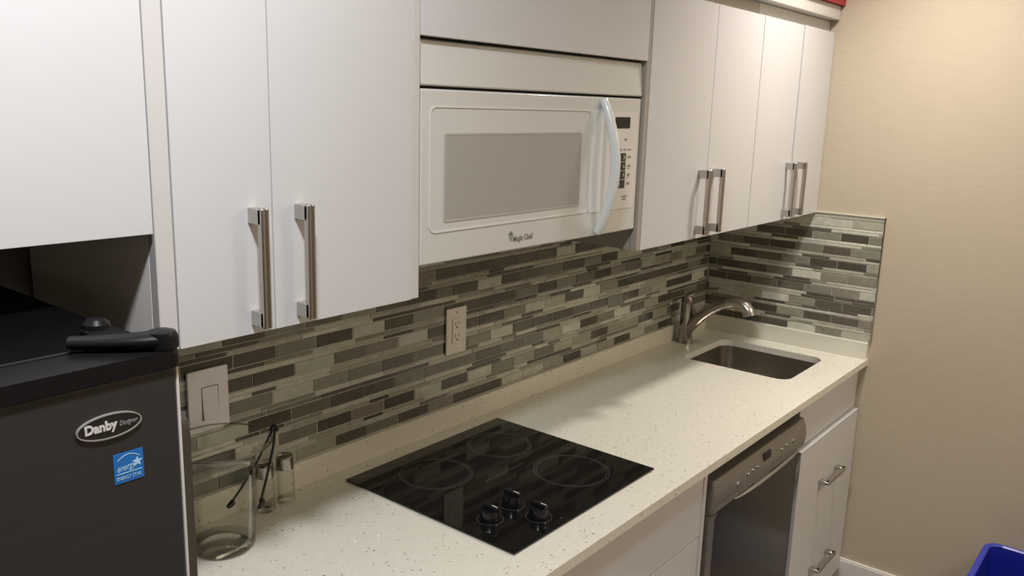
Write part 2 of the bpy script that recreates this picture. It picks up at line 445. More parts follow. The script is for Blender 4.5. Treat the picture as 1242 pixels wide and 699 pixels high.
t = thing('quartz_upstand', 'long low white quartz upstand under the mosaic along the back wall', 'upstand', (XL, -.02, ZC))
bm = B(); box(bm, XL, XR - .001, -.020, -.001, ZC, CURB, bev=.0015); obj('strip', bm, M['quartz'], t)
t = thing('quartz_upstand', 'short low white quartz upstand under the mosaic at the side wall by the sink', 'upstand', (XR, CF, ZC))
bm = B(); box(bm, XR - .020, XR - .001, CF + .004, -.0202, ZC, CURB, bev=.0015); obj('strip', bm, M['quartz'], t)

# ------------------------------------------------------------------ sink
t = thing('kitchen_sink', 'small undermount stainless steel sink bowl below the faucet', 'sink', ((SX0 + SX1) / 2, (SY0 + SY1) / 2, .72))
bm = B(); o = ORG[0]
def ring(x0, x1, y0, y1, r, z): return [bm.verts.new((x - o.x, y - o.y, z - o.z)) for x, y in rrect(x0, x1, y0, y1, r, 8)]
rs = [ring(SX0 - .02, SX1 + .02, SY0 - .02, SY1 + .02, .07, ZS - .0005), ring(SX0 - .003, SX1 + .003, SY0 - .003, SY1 + .003, .044, ZS - .0005)]
d = -.003
for inset, z in ((-.003, ZS - .006), (.004, .80), (.010, .752), (.016, .738), (.026, .729), (.045, .724)):
    rs.append(ring(SX0 + inset, SX1 - inset, SY0 + inset, SY1 - inset, max(.045 - inset * .3, .03), z))
for A, Bq in zip(rs, rs[1:]):
    for i in range(len(A)):
        j = (i + 1) % len(A); bm.faces.new((A[i], A[j], Bq[j], Bq[i]))
bm.faces.new(rs[-1])
obj('bowl', bm, M['sink_steel'], t, smooth=True)
bm = B(); lathe(bm, (SX0 + SX1) / 2, -.33, [(.043, .7245), (.043, .727), (.036, .728), (.030, .7262), (0, .7258)], 28, cap=False); obj('drain', bm, M['nickel'], t, smooth=True)

# ------------------------------------------------------------------ faucet
fx, fy = 1.962, -.062
t = thing('faucet', 'brushed nickel single lever kitchen faucet arching over the sink', 'faucet', (fx, fy, ZC))
bm = B(); lathe(bm, fx, fy, [(.029, ZC), (.029, ZC + .004), (.026, ZC + .010), (.0245, ZC + .03), (.023, ZC + .10), (.0225, ZC + .145), (.021, ZC + .160), (.016, ZC + .172), (0, ZC + .177)], 32)
obj('body', bm, M['nickel'], t, smooth=True)
bm = B(); pth = smooth_path([(fx, fy + .004, 1.062), (fx, fy - .006, 1.090), (fx, fy - .040, 1.110), (fx, fy - .085, 1.124), (fx, fy - .118, 1.130)], 6)
n = len(pth); tube(bm, pth, [.020 - .013 * min(1, i / (n * .45)) for i in range(n)], 16, flat=1.25, side=(0, 0, 1))
obj('lever', bm, M['nickel'], t, smooth=True)
bm = B(); pth = smooth_path([(fx, fy + .004, .955), (fx, fy - .030, .995), (fx, fy - .075, 1.040), (fx, fy - .125, 1.074), (fx, fy - .165, 1.090)], 6)
n = len(pth); tube(bm, pth, [.023 - .006 * i / (n - 1) for i in range(n)], 18, side=(1, 0, 0))
obj('spout', bm, M['nickel'], t, smooth=True)
bm = B(); pth = smooth_path([(fx, fy - .150, 1.085), (fx, fy - .180, 1.093), (fx, fy - .208, 1.090), (fx, fy - .228, 1.074), (fx, fy - .236, 1.055)], 6)
n = len(pth); tube(bm, pth, [.0185 + .004 * i / (n - 1) for i in range(n)], 18, side=(1, 0, 0))
sh = obj('spray_head', bm, M['steel'], t, smooth=True)
bm = B(); tube(bm, [(fx, fy - .236, 1.057), (fx, fy - .2385, 1.046)], .0195, 18, side=(1, 0, 0)); obj('nozzle', bm, M['knob_black'], sh, smooth=True)

# ------------------------------------------------------------------ handles
def bar_handle_v(parent, x, y, z0, z1):
    """upright handle: two square posts and a grooved bar, standing off the door face at y"""
    bm = B(); w = .0066
    for a, b_ in ((z0, z0 + .022), (z1 - .022, z1)): box(bm, x - w, x + w, y - .030, y - .0002, a, b_, bev=.0008, seg=1)
    box(bm, x - w, x - .0012, y - .034, y - .0215, z0 - .0015, z1 + .0015, bev=.0028, seg=3)
    box(bm, x + .0012, x + w, y - .034, y - .0215, z0 - .0015, z1 + .0015, bev=.0028, seg=3)
    box(bm, x - .003, x + .003, y - .031, y - .023, z0, z1)
    return obj('handle', bm, M['steel'], parent, smooth=True)
def bar_handle_h(parent, x0, x1, y, z):
    bm = B(); w = .0066
    for a, b_ in ((x0, x0 + .022), (x1 - .022, x1)): box(bm, a, b_, y - .030, y - .0002, z - w, z + w, bev=.0008, seg=1)
    box(bm, x0 - .0015, x1 + .0015, y - .034, y - .0215, z - w, z - .0012, bev=.0028, seg=3)
    box(bm, x0 - .0015, x1 + .0015, y - .034, y - .0215, z + .0012, z + w, bev=.0028, seg=3)
    box(bm, x0, x1, y - .031, y - .023, z - .003, z + .003)
    return obj('handle', bm, M['steel_h'], parent, smooth=True)

# ------------------------------------------------------------------ wall cabinets
DT = .018
def wall_cab(label, x0, x1, zb, zt, doors, gables=(0, 0), zcar=None, ajar=0, cm='carcass'):
    t = thing('wall_cabinet', label, 'cabinet', (x0, 0, zb))
    bm = B(); zcar = zcar or zt
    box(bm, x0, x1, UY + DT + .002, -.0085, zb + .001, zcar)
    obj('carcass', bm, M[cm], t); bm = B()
    gl, gr = gables
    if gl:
        box(bm, x0, x0 + gl, UY + .001, UY + DT + .0015, zb + .0005, zcar, bev=.001, seg=1); obj('edge_panel', bm, M['carcass_shade'] if cm == 'carcass_shade' else M['edge_panel'], t)  # beside the microwave the panel colour carries painted shade
    if gr:
        bm = B(); box(bm, x1 - gr, x1, UY + .001, UY + DT + .0015, zb + .0005, zcar, bev=.001, seg=1); obj('edge_panel', bm, M['edge_panel'], t)
    for a, b_, hx in doors:
        bm = B(); box(bm, a + .0009, b_ - .0009, UY, UY + DT, zb, zt, bev=.001)
        d = obj('door', bm, M['door_white'], t, smooth=True)
        if hx is not None: bar_handle_v(d, hx, UY, 1.4175, 1.5885)
        if ajar and b_ == doors[-1][1]:      # last door opened a touch on its right-hand hinge so its face dims
            pv = Vector((b_, UY + DT, 0)) - ORG[0]; rm = Matrix.Rotation(ajar, 4, 'Z')
            d.matrix_local = Matrix.Translation(pv) @ rm @ Matrix.Translation(-pv)
    return t
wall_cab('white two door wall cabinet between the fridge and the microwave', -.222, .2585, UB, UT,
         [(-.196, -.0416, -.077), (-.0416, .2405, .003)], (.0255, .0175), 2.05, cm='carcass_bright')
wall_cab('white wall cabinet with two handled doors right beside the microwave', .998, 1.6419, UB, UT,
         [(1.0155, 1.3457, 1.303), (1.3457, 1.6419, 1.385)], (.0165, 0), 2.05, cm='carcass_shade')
wall_cab('white two door wall cabinet in the corner above the sink', 1.6425, 2.2265, UB, UT,
         [(1.6425, 1.9439, 1.903), (1.9439, 2.2262, 1.983)], (0, 0), 2.05, math.radians(.9))
wall_cab('white handleless cabinet front directly above the microwave', .259, .9975, 1.8505, UT, [(.2595, 1.0, None)], (0, 0), 2.05)
wall_cab('white cabinet above the black fridge at the left edge', -.93, -.2225, 1.5645, UT, [(-.93, -.2235, None)], (0, 0), 2.05)

# ------------------------------------------------------------------ microwave
MY = -.3936
t = thing('microwave', 'white over the range microwave under the handleless cabinet', 'microwave', (.63, MY / 2, 1.458))
ML, MR = .2655, .9925
bm = B(); box(bm, ML, MR, MY + .03, -.009, 1.462, 1.8465, bev=.003)
obj('body', bm, M['appliance_white'], t, smooth=True)
bm = B(); box(bm, ML + .004, MR - .004, MY + .012, MY + .031, 1.764, 1.849); obj('shadow_gap', bm, M['gap'], t)
bm = B(); prism(bm, [(MY + .03, 1.7695), (MY + .002, 1.7695), (MY, 1.772), (MY + .006, 1.8435), (MY + .010, 1.846), (MY + .03, 1.846)], 'x', ML, MR)
obj('vent_panel', bm, M['appliance_white'], t)
DR = .8445
bm = B(); box(bm, ML, DR - .001, MY, MY + .029, 1.458, 1.7645, bev=.004, seg=3)
door = obj('door', bm, M['appliance_white'], t, smooth=True)
bm = B(); frame(bm, rrect(.2865, .7865, 1.514, 1.7365, .016), rrect(.2895, .7835, 1.517, 1.7335, .014), 'y', MY - .0016, MY - .0001)
obj('frame_bead', bm, M['appliance_bead'], door)
bm = B(); prism(bm, rrect(.327, .748, 1.5345, 1.6865, .004, 3), 'y', MY - .0008, MY - .0001)
obj('window', bm, M['mw_glass'], door)
bm = B(); frame(bm, rrect(.324, .751, 1.5315, 1.6895, .005, 3), rrect(.3275, .7475, 1.535, 1.686, .004, 3), 'y', MY - .0014, MY - .0001)
obj('window_border', bm, M['window_edge'], door)
bm = B(); prism(bm, rrect(.7885, .832, 1.512, 1.738, .006, 4), 'y', MY - .0012, MY - .0001)
obj('handle_recess', bm, M['appliance_cool'], door)
bm = B(); pts = []
for i in range(29):
    s = i / 28; z = 1.757 + (1.467 - 1.757) * s
    pts.append((.823, MY - .004 - .039 * math.sin(PI * s) ** .8, z))
tube(bm, pts, [.0085 + .002 * math.sin(PI * i / 28) for i in range(29)], 16, flat=1.15, side=(1, 0, 0))
obj('handle', bm, M['appliance_cool'], door, smooth=True)
lg = text_part('logo_lettering', 'Magic Chef', M['logo_grey'], door, (.5245, MY - .0006, 1.4765), .0155, bold=.0004, xscale=.92)
bm = B(); zz = 1.478
prism(bm, [(.5155, zz), (.5215, zz), (.5225, zz + .009), (.5145, zz + .009)], 'y', MY - .0008, MY - .0001)
for cx, cz, r in ((.5145, zz + .0125, .0034), (.5188, zz + .0155, .0042), (.523, zz + .0125, .0034)):
    prism(bm, [(cx + r * math.cos(2 * PI * i / 14), cz + r * math.sin(2 * PI * i / 14)) for i in range(14)], 'y', MY - .0008, MY - .0001)
obj('logo_emblem', bm, M['logo_grey'], door)
bm = B(); box(bm, DR + .001, MR, MY + .0005, MY + .029, 1.458, 1.7645, bev=.004, seg=3)
cp = obj('control_panel', bm, M['appliance_white'], t, smooth=True)
bm = B(); prism(bm, rrect(.852, .980, 1.512, 1.733, .008, 4), 'y', MY - .0004, MY + .0006); obj('membrane', bm, M['mw_panel'], cp)
bm = B(); prism(bm, rrect(.882, .945, 1.697, 1.722, .0015, 2), 'y', MY - .0014, MY - .0003); obj('display', bm, M['display'], cp)
bm = B()
for i in range(3):
    for j in range(4):
        a = .884 + i * .0172; z = 1.622 - j * .0205
        prism(bm, rrect(a, a + .0158, z, z + .0185, .001, 2), 'y', MY - .0014, MY - .0003)
kp = obj('keypad', bm, M['key_black'], cp)
for i, s in enumerate('123456789 0 '):
    if s != ' ':
        text_part('key_digit', s, M['key_text'], kp, (.884 + (i % 3) * .0172 + .0079, MY - .0016, 1.622 - (i // 3) * .0205 + .0048), .012, .0002, bold=.0003, align='CENTER')
for (a, z, w, h) in [(.880, 1.668, .010, .007), (.884, 1.6665, .006, .002), (.925, 1.669, .011, .005)] + \
        [(.884 + k * .019, 1.6465, .013, .0035) for k in range(4)] + [(.892 + k * .019, 1.6525, .002, .002) for k in range(3)] + \
        [(.944, 1.628 - k * .0205, .012, .006) for k in range(4)] + [(.944, 1.624 - k * .0205, .009, .002) for k in (1, 2)] + \
        [(.882, 1.536, .011, .006), (.926, 1.538, .022, .004), (.929, 1.532, .015, .003)]:
    bm = B(); box(bm, a, a + w, MY - .0008, MY - .0003, z, z + h); obj('legend_print', bm, M['letter_dim'], cp)

# ------------------------------------------------------------------ base units
FY = -.616
def base_cab(label, x0, x1, hollow_to=.885):
    t = thing('base_cabinet', label, 'cabinet', (x0, FY, 0))
    bm = B(); k = .016
    box(bm, x0, x0 + k, FY + .028, -.02, .0, ZS - .001); box(bm, x1 - k, x1, FY + .028, -.02, .0, ZS - .001)
    box(bm, x0 + k, x1 - k, FY + .02, -.02, .096, .112); box(bm, x0 + k, x1 - k, -.032, -.02, .112, ZS - .001)
    box(bm, x0 + k, x1 - k, FY + .028, FY + .045, ZS - .03, ZS - .001)
    obj('carcass', bm, M['carcass'], t)
    bm = B(); box(bm, x0 + k, x1 - k, FY + .065, FY + .078, 0, .096); obj('toe_kick', bm, M['carcass_dark'], t)
    return t
t = base_cab('white base cabinet under the cooktop left of the dishwasher', XL, 1.033)
bm = B(); box(bm, XL + .001, 1.0135, FY, FY + .018, .7205, ZS - .0015, bev=.0012); obj('top_panel', bm, M['door_white'], t, smooth=True)
for a, b_ in ((XL + .001, .36), (.36, 1.0135)):
    bm = B(); box(bm, a + .001, b_ - .001, FY, FY + .018, .0965, .7175, bev=.0012); obj('door', bm, M['door_white'], t, smooth=True)
bm = B(); box(bm, 1.0155, 1.033, FY - .001, FY + .018, 0.0, ZS - .0015, bev=.001); obj('filler_strip', bm, M['door_white'], t, smooth=True)
t = base_cab('white base cabinet with two horizontal handles under the sink against the right wall', 1.672, 2.2135)
bm = B(); box(bm, 1.6725, 2.213, FY + .010, FY + .027, .7385, ZS - .0015, bev=.0012); obj('top_panel', bm, M['door_white'], t, smooth=True)
bm = B(); box(bm, 1.6735, 2.212, FY - .006, FY + .0165, .118, .7345, bev=.0014); d = obj('pull_out_front', bm, M['door_white'], t, smooth=True)
for hz in (.575, .262): bar_handle_h(d, 1.862, 2.036, FY - .006, hz)
bm = B(); box(bm, 2.2135, 2.2275, FY + .012, -.02, .0, ZS - .001); obj('wall_filler', bm, M['carcass'], t)

# ------------------------------------------------------------------ dishwasher
t = thing('dishwasher', 'stainless steel built in dishwasher between the two base cabinets', 'dishwasher', (1.356, FY, 0))
DL, DRR = 1.0515, 1.6605
bm = B(); box(bm, DL + .006, DRR - .006, FY + .032, -.04, .005, .868); obj('tub', bm, M['gap'], t)
bm = B(); prism(bm, [(FY + .030, .8525), (-.618, .8525), (-.624, .849), (-.630, .83), (-.634, .80), (-.634, .785), (-.630, .768), (-.620, .760), (FY + .030, .760)], 'x', DL, DRR)
bmesh.ops.bevel(bm, geom=[e for e in bm.edges if abs(e.verts[0].co.x - e.verts[1].co.x) < 1e-6 and (e.verts[0].co.y < -.001 and e.verts[1].co.y < -.001)], offset=.003, segments=2, affect='EDGES')
pan = obj('control_panel', bm, M['dw_steel'], t, smooth=True)
bm = B(); pts = []
for i in range(25):
    s = i / 24; x = 1.165 + (1.6 - 1.165) * s
    pts.append((x, -.6345 - .012 * math.sin(PI * s) ** .6, .771 + .004 * math.sin(PI * s)))
tube(bm, pts, [.0012 + .0022 * min(1, 6 * min(i, 24 - i) / 24) for i in range(25)], 12, flat=1.6, side=(0, 0, 1)); obj('handle_lip', bm, M['dw_steel'], pan, smooth=True)
bm = B(); prism(bm, rrect(1.345, 1.392, .815, .836, .002, 2), 'y', -.6335, -.628); obj('display', bm, M['display'], pan)
def dot(x, z, r, m, nm='button'):
    bm = B(); n = 16
    prism(bm, [(x + r * math.cos(2 * PI * i / n), z + r * math.sin(2 * PI * i / n)) for i in range(n)], 'y', -.6365, -.626); obj(nm, bm, m, pan, smooth=True)
dot(1.185, .803, .009, M['dw_steel']); 
for x, r in ((1.245, .0045), (1.275, .0045), (1.305, .0045)): dot(x, .812, r, M['dw_steel'])
for x, r in ((1.47, .0045), (1.51, .0045)): dot(x, .812, r, M['dw_steel'])
dot(1.56, .81, .007, M['dw_steel'])
bm = B(); prism(bm, [(1.0585, .105), (1.652, .105), (1.652, .7595), (1.0585, .7595)], 'y', FY + .030, -.615)
for v in bm.verts: pass
obj('door_panel', bm, M['dw_door'], t)
bm = B(); prism(bm, [(FY + .028, .105), (FY - .001, .105), (FY - .0045, .12), (FY - .0045, .745), (-.628, .7595), (FY + .028, .7595)], 'x', 1.0515, 1.0845)
obj('door_side_rail', bm, M['dw_steel'], t)
bm = B(); n = 20
prism(bm, [(1.38 + .055 * math.cos(PI + PI * i / n), .7590 + .028 * math.sin(PI + PI * i / n)) for i in range(n + 1)], 'y', -.6185, -.614); obj('handle_pocket', bm, M['dw_steel'], t)
bm = B(); box(bm, DL + .01, DRR - .01, FY + .06, FY + .07, 0, .103); obj('toe_kick', bm, M['gap'], t)

# ------------------------------------------------------------------ cooktop
t = thing('cooktop', 'black ceramic glass electric cooktop set in the quartz countertop', 'cooktop', (.63, -.307, ZC))
KX0, KX1, KY0, KY1 = .367, .8905, -.547, -.0664
bm = B(); box(bm, KX0 + .001, KX1 - .001, KY0 + .001, KY1 - .001, ZC + .0002, ZC + .0022); obj('edge_trim', bm, M['hob_trim'], t)
bm = B(); box(bm, KX0, KX1, KY0, KY1, ZC + .0018, ZC + .0055, bev=.0014); obj('glass_top', bm, M['hob_glass'], t, smooth=True)
def annulus(bm, cx, cy, r, w, z, n=72):
    frame(bm, [(cx + r * math.cos(2 * PI * i / n), cy + r * math.sin(2 * PI * i / n)) for i in range(n)],
          [(cx + (r - w) * math.cos(2 * PI * i / n), cy + (r - w) * math.sin(2 * PI * i / n)) for i in range(n)], 'z', z, z + .00012)
for cx, cy, r in ((.523, -.193, .083), (.750, -.190, .079), (.747, -.410, .088)):
    bm = B(); annulus(bm, cx, cy, r, .0011, ZC + .0056); annulus(bm, cx, cy, r - .006, .0009, ZC + .0056); obj('burner_ring', bm, M['hob_mark'], t)
bm = B(); box(bm, .565, .702, -.3035, -.3022, ZC + .0056, ZC + .0057); obj('centre_mark', bm, M['hob_mark'], t)
bm = B(); box(bm, .400, .424, -.092, -.086, ZC + .0056, ZC + .0057); obj('maker_mark', bm, M['hob_mark'], t)
for cx, cy in ((.440, -.425), (.520, -.417), (.515, -.492)):
    z = ZC + .0056
    bm = B(); annulus(bm, cx, cy, .0275, .001, z, 48); obj('knob_marking', bm, M['hob_mark'], t)
    bm = B(); lathe(bm, cx, cy, [(.0215, z), (.0225, z + .003), (.021, z + .010), (.0195, z + .020), (.018, z + .0225), (0, z + .0228)], 32)
    k = obj('knob', bm, M['knob_black'], t, smooth=True)
    bm = B(); box(bm, cx - .0055, cx + .0055, cy - .0195, cy + .0195, z + .018, z + .031, bev=.0025, seg=3); obj('knob_grip', bm, M['knob_black'], k, smooth=True)
    bm = B(); box(bm, cx - .001, cx + .001, cy - .017, cy - .004, z + .0309, z + .0313); obj('knob_pointer', bm, M['mark_white'], k)
for x, y in ((.395, -.455), (.470, -.455), (.47, -.385), (.55, -.385), (.485, -.53), (.54, -.53)):
    bm = B(); box(bm, x - .003, x + .003, y - .0012, y + .0012, ZC + .0056, ZC + .0057); obj('knob_legend', bm, M['hob_mark'], t)

# ------------------------------------------------------------------ outlet and switch
t = thing('wall_outlet', 'ivory duplex wall outlet on the mosaic under the microwave', 'outlet', (.782, -.006, 1.171))
bm = B(); box(bm, .7445, .8195, -.0125, -.0072, 1.110, 1.232, bev=.0024, seg=3); obj('cover_plate', bm, M['plate'], t, smooth=True)
bm = B(); prism(bm, rrect(.7655, .7985, 1.137, 1.2035, .003, 3), 'y', -.0142, -.012); rc = obj('receptacle', bm, M['plate'], t)
bm = B()
for zc in (1.187, 1.1545):
    box(bm, .7745, .7765, -.0146, -.014, zc, zc + .0085); box(bm, .7875, .7895, -.0146, -.014, zc + .001, zc + .008)
    prism(bm, [(.782 + .0027 * math.cos(2 * PI * i / 12), zc - .0065 + .0027 * math.sin(2 * PI * i / 12)) for i in range(12)], 'y', -.0146, -.014)
obj('sockets', bm, M['slot'], rc)
for zc in (1.220, 1.122):
    bm = B(); prism(bm, [(.782 + .003 * math.cos(2 * PI * i / 12), zc + .003 * math.sin(2 * PI * i / 12)) for i in range(12)], 'y', -.0131, -.0124); obj('screw', bm, M['nickel'], t)
t = thing('light_switch', 'ivory rocker light switch on the mosaic behind the glass jar', 'switch', (.0755, -.006, 1.167))
bm = B(); box(bm, .032, .119, -.0135, -.0072, 1.105, 1.229, bev=.0026, seg=3); obj('cover_plate', bm, M['plate_sw'], t, smooth=True)
bm = B(); frame(bm, rrect(.0598, .0962, 1.1275, 1.1945, .002, 2), rrect(.0612, .0948, 1.129, 1.193, .002, 2), 'y', -.0139, -.013); obj('rocker_gap', bm, M['slot'], t)
bm = B(); prism(bm, [(-.0130, 1.129), (-.0190, 1.129), (-.0150, 1.161), (-.0140, 1.193), (-.0130, 1.193)], 'x', .0612, .0948); obj('rocker', bm, M['plate_sw'], t)
for zc in (1.2115, 1.1165):
    bm = B(); prism(bm, [(.078 + .0028 * math.cos(2 * PI * i / 12), zc + .0028 * math.sin(2 * PI * i / 12)) for i in range(12)], 'y', -.0141, -.0134); obj('screw', bm, M['plate_sw'], t)

# ------------------------------------------------------------------ refrigerator
RF = -.62; RX0, RX1 = -.93, -.322; RT = 1.480
t = thing('refrigerator', 'dark stainless fridge with black top at the left edge', 'refrigerator', ((RX0 + RX1) / 2, -.33, 0))
bm = B(); box(bm, RX0 + .002, RX1 - .002, RF + .062, -.03, .03, RT - .004, bev=.004); obj('cabinet', bm, M['fridge_black'], t, smooth=True)
bm = B(); box(bm, RX0, RX1 - .0036, RF, RF + .052, .06, RT - .022, bev=.004, seg=3); fd = obj('door', bm, M['fridge_door'], t, smooth=True)
bm = B(); box(bm, RX1 - .0035, RX1 + .0005, RF + .002, RF + .052, .06, RT - .022, bev=.0018); obj('door_edge', bm, M['fridge_edge'], fd, smooth=True)
bm = B(); prism(bm, rrect(RX0, RX1 + .002, RF - .004, RF + .054, .010, 5), 'z', RT - .022, RT - .003)
bmesh.ops.bevel(bm, geom=[e for e in bm.edges if e.verts[0].co.z > RT - .005 and e.verts[1].co.z > RT - .005], offset=.004, segments=3, affect='EDGES')
obj('door_cap', bm, M['fridge_cap'], fd, smooth=True)
bm = B(); box(bm, RX0 + .01, -.405, RF + .0595, RF + .064, RT - .0045, RT - .0025); obj('top_edge_glint', bm, M['grip'], t)  # pale strip standing for a highlight on the cabinet's front top edge
# side grip: a bar with a rounded head on the door's right edge
bm = B(); pts = [(RF + .012, .50), (RF + .012, 1.385)]
prf = [(RF + .004, .45), (RF + .004, 1.375), (RF + .008, 1.392), (RF + .018, 1.400), (RF + .034, 1.400), (RF + .040, 1.390), (RF + .040, .45)]
prism(bm, prf, 'x', RX1 + .0006, RX1 + .013)
bmesh.ops.bevel(bm, geom=[e for e in bm.edges if abs(e.verts[0].co.x - e.verts[1].co.x) < 1e-6 and e.verts[0].co.x > (RX1 + .01) - ORG[0].x], offset=.004, segments=3, affect='EDGES')
obj('side_grip', bm, M['grip'], fd, smooth=True)
# hinge cover: rounded black bar lying on the top corner with a small boss behind
bm = B()
hp = smooth_path([(-.405, RF + .066, RT + .006), (-.380, RF + .044, RT + .006), (-.355, RF + .024, RT + .0065), (-.334, RF + .012, RT + .007)], 5)
n = len(hp); tube(bm, hp, [.0068 + .003 * i / (n - 1) for i in range(n)], 16, flat=1.7, side=(0, 0, 1))
lathe(bm, -.333, RF + .012, [(.0165, RT - .002), (.0165, RT + .010), (.014, RT + .0155), (.008, RT + .0175), (0, RT + .018)], 24)
prism(bm, rrect(-.372, -.336, RF + .03, RF + .125, .012, 4), 'z', RT - .004, RT + .003)
lathe(bm, -.353, RF + .118, [(.016, RT - .003), (.015, RT + .008), (.010, RT + .013), (0, RT + .014)], 24)
obj('hinge_cover', bm, M['fridge_cap'], t, smooth=True)
# oval badge
bcx, bcz = -.4015, 1.4115; ba, bb = .0328, .0125; n = 40
bm = B(); el = lambda k: [(bcx + ba * k * math.cos(2 * PI * i / n), bcz + bb * k * math.sin(2 * PI * i / n)) for i in range(n)]
prism(bm, el(.97), 'y', RF - .0018, RF + .001); bd = obj('brand_badge', bm, M['badge_black'], fd)
bm = B(); frame(bm, [(bcx + (ba + .0007) * math.cos(2 * PI * i / n), bcz + (bb + .0007) * math.sin(2 * PI * i / n)) for i in range(n)], [(bcx + (ba - .0007) * math.cos(2 * PI * i / n), bcz + (bb - .0007) * math.sin(2 * PI * i / n)) for i in range(n)], 'y', RF - .0026, RF + .001)
obj('badge_rim', bm, M['badge_rim'], bd)
text_part('badge_lettering', 'Danby', M['letter_grey'], bd, (bcx - .0255, RF - .0022, bcz - .0033), .0132, bold=.0005, xscale=.94)
text_part('badge_lettering', 'Designer', M['letter_dim'], bd, (bcx + .0095, RF - .0022, bcz - .0022), .0072, shear=.35, xscale=.72)
# blue energy label
sx0, sx1, sz0, sz1 = -.400, -.3685, 1.346, 1.3785
bm = B(); box(bm, sx0, sx1, RF - .0007, RF + .0005, sz0, sz1); st = obj('energy_label', bm, M['sticker_blue'], fd)
text_part('label_lettering', 'energy', M['sticker_light'], st, (sx0 + .003, RF - .0009, sz0 + .0125), .0098, .0001, shear=.4, xscale=.72, rot=-.10)
text_part('label_lettering', 'ENERGY STAR', M['sticker_light'], st, (sx0 + .0022, RF - .0009, sz0 + .0035), .0052, .0001, xscale=.80)
bm = B(); pts = []
for i in range(10):
    r = .0058 if i % 2 == 0 else .0026; a = PI / 2 + i * PI / 5; pts.append((sx0 + .0250 + r * math.cos(a), sz0 + .0190 + r * math.sin(a)))
prism(bm, pts, 'y', RF - .0010, RF - .0006)
frame(bm, [(sx0 + .004 + .024 * i / 12, sz0 + .023 + .0075 * math.sin(PI * (.15 + .75 * i / 12))) for i in range(13)] + [(sx0 + .028 - .024 * i / 12, sz0 + .0222 + .0075 * math.sin(PI * (.15 + .75 * (12 - i) / 12))) for i in range(13)],
      [(sx0 + .016, sz0 + .0275)] * 26, 'y', RF - .0010, RF - .0006) if False else None
for i in range(12):
    s0, s1 = i / 12, (i + 1) / 12
    f = lambda s, dz: (sx0 + .004 + .024 * s, sz0 + .0215 + .0080 * math.sin(PI * (.12 + .76 * s)) + dz)
    prism(bm, [f(s0, 0), f(s1, 0), f(s1, .0008), f(s0, .0008)], 'y', RF - .0010, RF - .0006)
box(bm, sx0 + .0022, sx1 - .0022, RF - .0010, RF - .0006, sz0 + .0098, sz0 + .0105)
obj('label_emblem', bm, M['sticker_light'], st)

# ------------------------------------------------------------------ glass jar, tongs, shakers
jx, jy = .028, -.117
t = thing('glass_jar', 'large clear empty glass jar beside the fridge on the countertop', 'jar', (jx, jy, ZC))
bm = B()
lathe(bm, jx, jy, [(0, ZC), (.050, ZC + .0005), (.055, ZC + .004), (.0585, ZC + .014), (.0605, ZC + .03), (.0625, ZC + .10), (.0638, ZC + .170), (.0655, ZC + .182), (.0705, ZC + .190), (.0800, ZC + .198), (.0905, ZC + .2055), (.0945, ZC + .2085), (.0935, ZC + .2098),
                    (.0895, ZC + .2070), (.0795, ZC + .2002), (.0695, ZC + .192), (.0640, ZC + .183), (.0620, ZC + .170), (.0608, ZC + .10), (.0588, ZC + .03), (.052, ZC + .0145), (0, ZC + .012)], 64, cap=False)
jar = obj('jar_glass', bm, M['glass'], t, smooth=True)
bm = B(); tube(bm, [(jx + .0944 * math.cos(a * PI / 32), jy + .0944 * math.sin(a * PI / 32), ZC + .2085) for a in range(64)] + [(jx + .0944, jy, ZC + .2085)], .0019, 8); obj('jar_rim', bm, M['glass_rim'], t, smooth=True)
bm = B(); lathe(bm, jx, jy, [(0, ZC + .0008), (.0518, ZC + .0012), (.0555, ZC + .0045), (.0578, ZC + .014), (.050, ZC + .0138), (0, ZC + .0114)], 48, cap=False); obj('jar_base', bm, M['glass_thick'], t, smooth=True)
E1, E2 = .85, -.53
def jp(s, z, dep=0): return (jx + E1 * s + .53 * dep, jy + E2 * s + .85 * dep, z)
top = jp(.0995, ZC + .2275)
t = thing('tongs', 'dark metal ice tongs hooked over the rim of the glass jar', 'tongs', top)
bm = B()
pth = smooth_path([jp(.0995, ZC + .222), jp(.096, ZC + .19), jp(.085, ZC + .14), jp(.075, ZC + .10), jp(.0715, ZC + .088)], 6); tube(bm, pth, 0.0028, 12, flat=.95, side=(.53, .85, 0)); 
obj('arm', bm, M['tongs'], t, smooth=True)
bm = B()
pth = smooth_path([jp(.0965, ZC + .224), jp(.088, ZC + .208), jp(.062, ZC + .155), jp(.035, ZC + .112), jp(.020, ZC + .090)], 6); tube(bm, pth, .0026, 12, flat=.85, side=(.53, .85, 0))
obj('arm', bm, M['tongs'], t, smooth=True)
bm = B(); pth = [jp(.0985 + .0045 * math.cos(a * PI / 8), ZC + .2235 + .0075 * math.sin(a * PI / 8)) for a in range(-1, 10)]; tube(bm, pth, .0042, 12, flat=.95, side=(.53, .85, 0)); obj('spring_bend', bm, M['tongs'], t, smooth=True)
for a, b_ in ((jp(.0715, ZC + .090), jp(.0665, ZC + .068)), (jp(.020, ZC + .092), jp(.010, ZC + .078))):
    bm = B(); m_ = [(a[i] + b_[i]) / 2 for i in range(3)]
    tube(bm, smooth_path([a, (m_[0] + .003, m_[1] - .002, m_[2]), b_], 5), [.0026 + .002 * math.sin(PI * i / 10) for i in range(11)], 10, flat=1.3, side=(.53, .85, 0)); obj('tip', bm, M['tongs'], t, smooth=True)
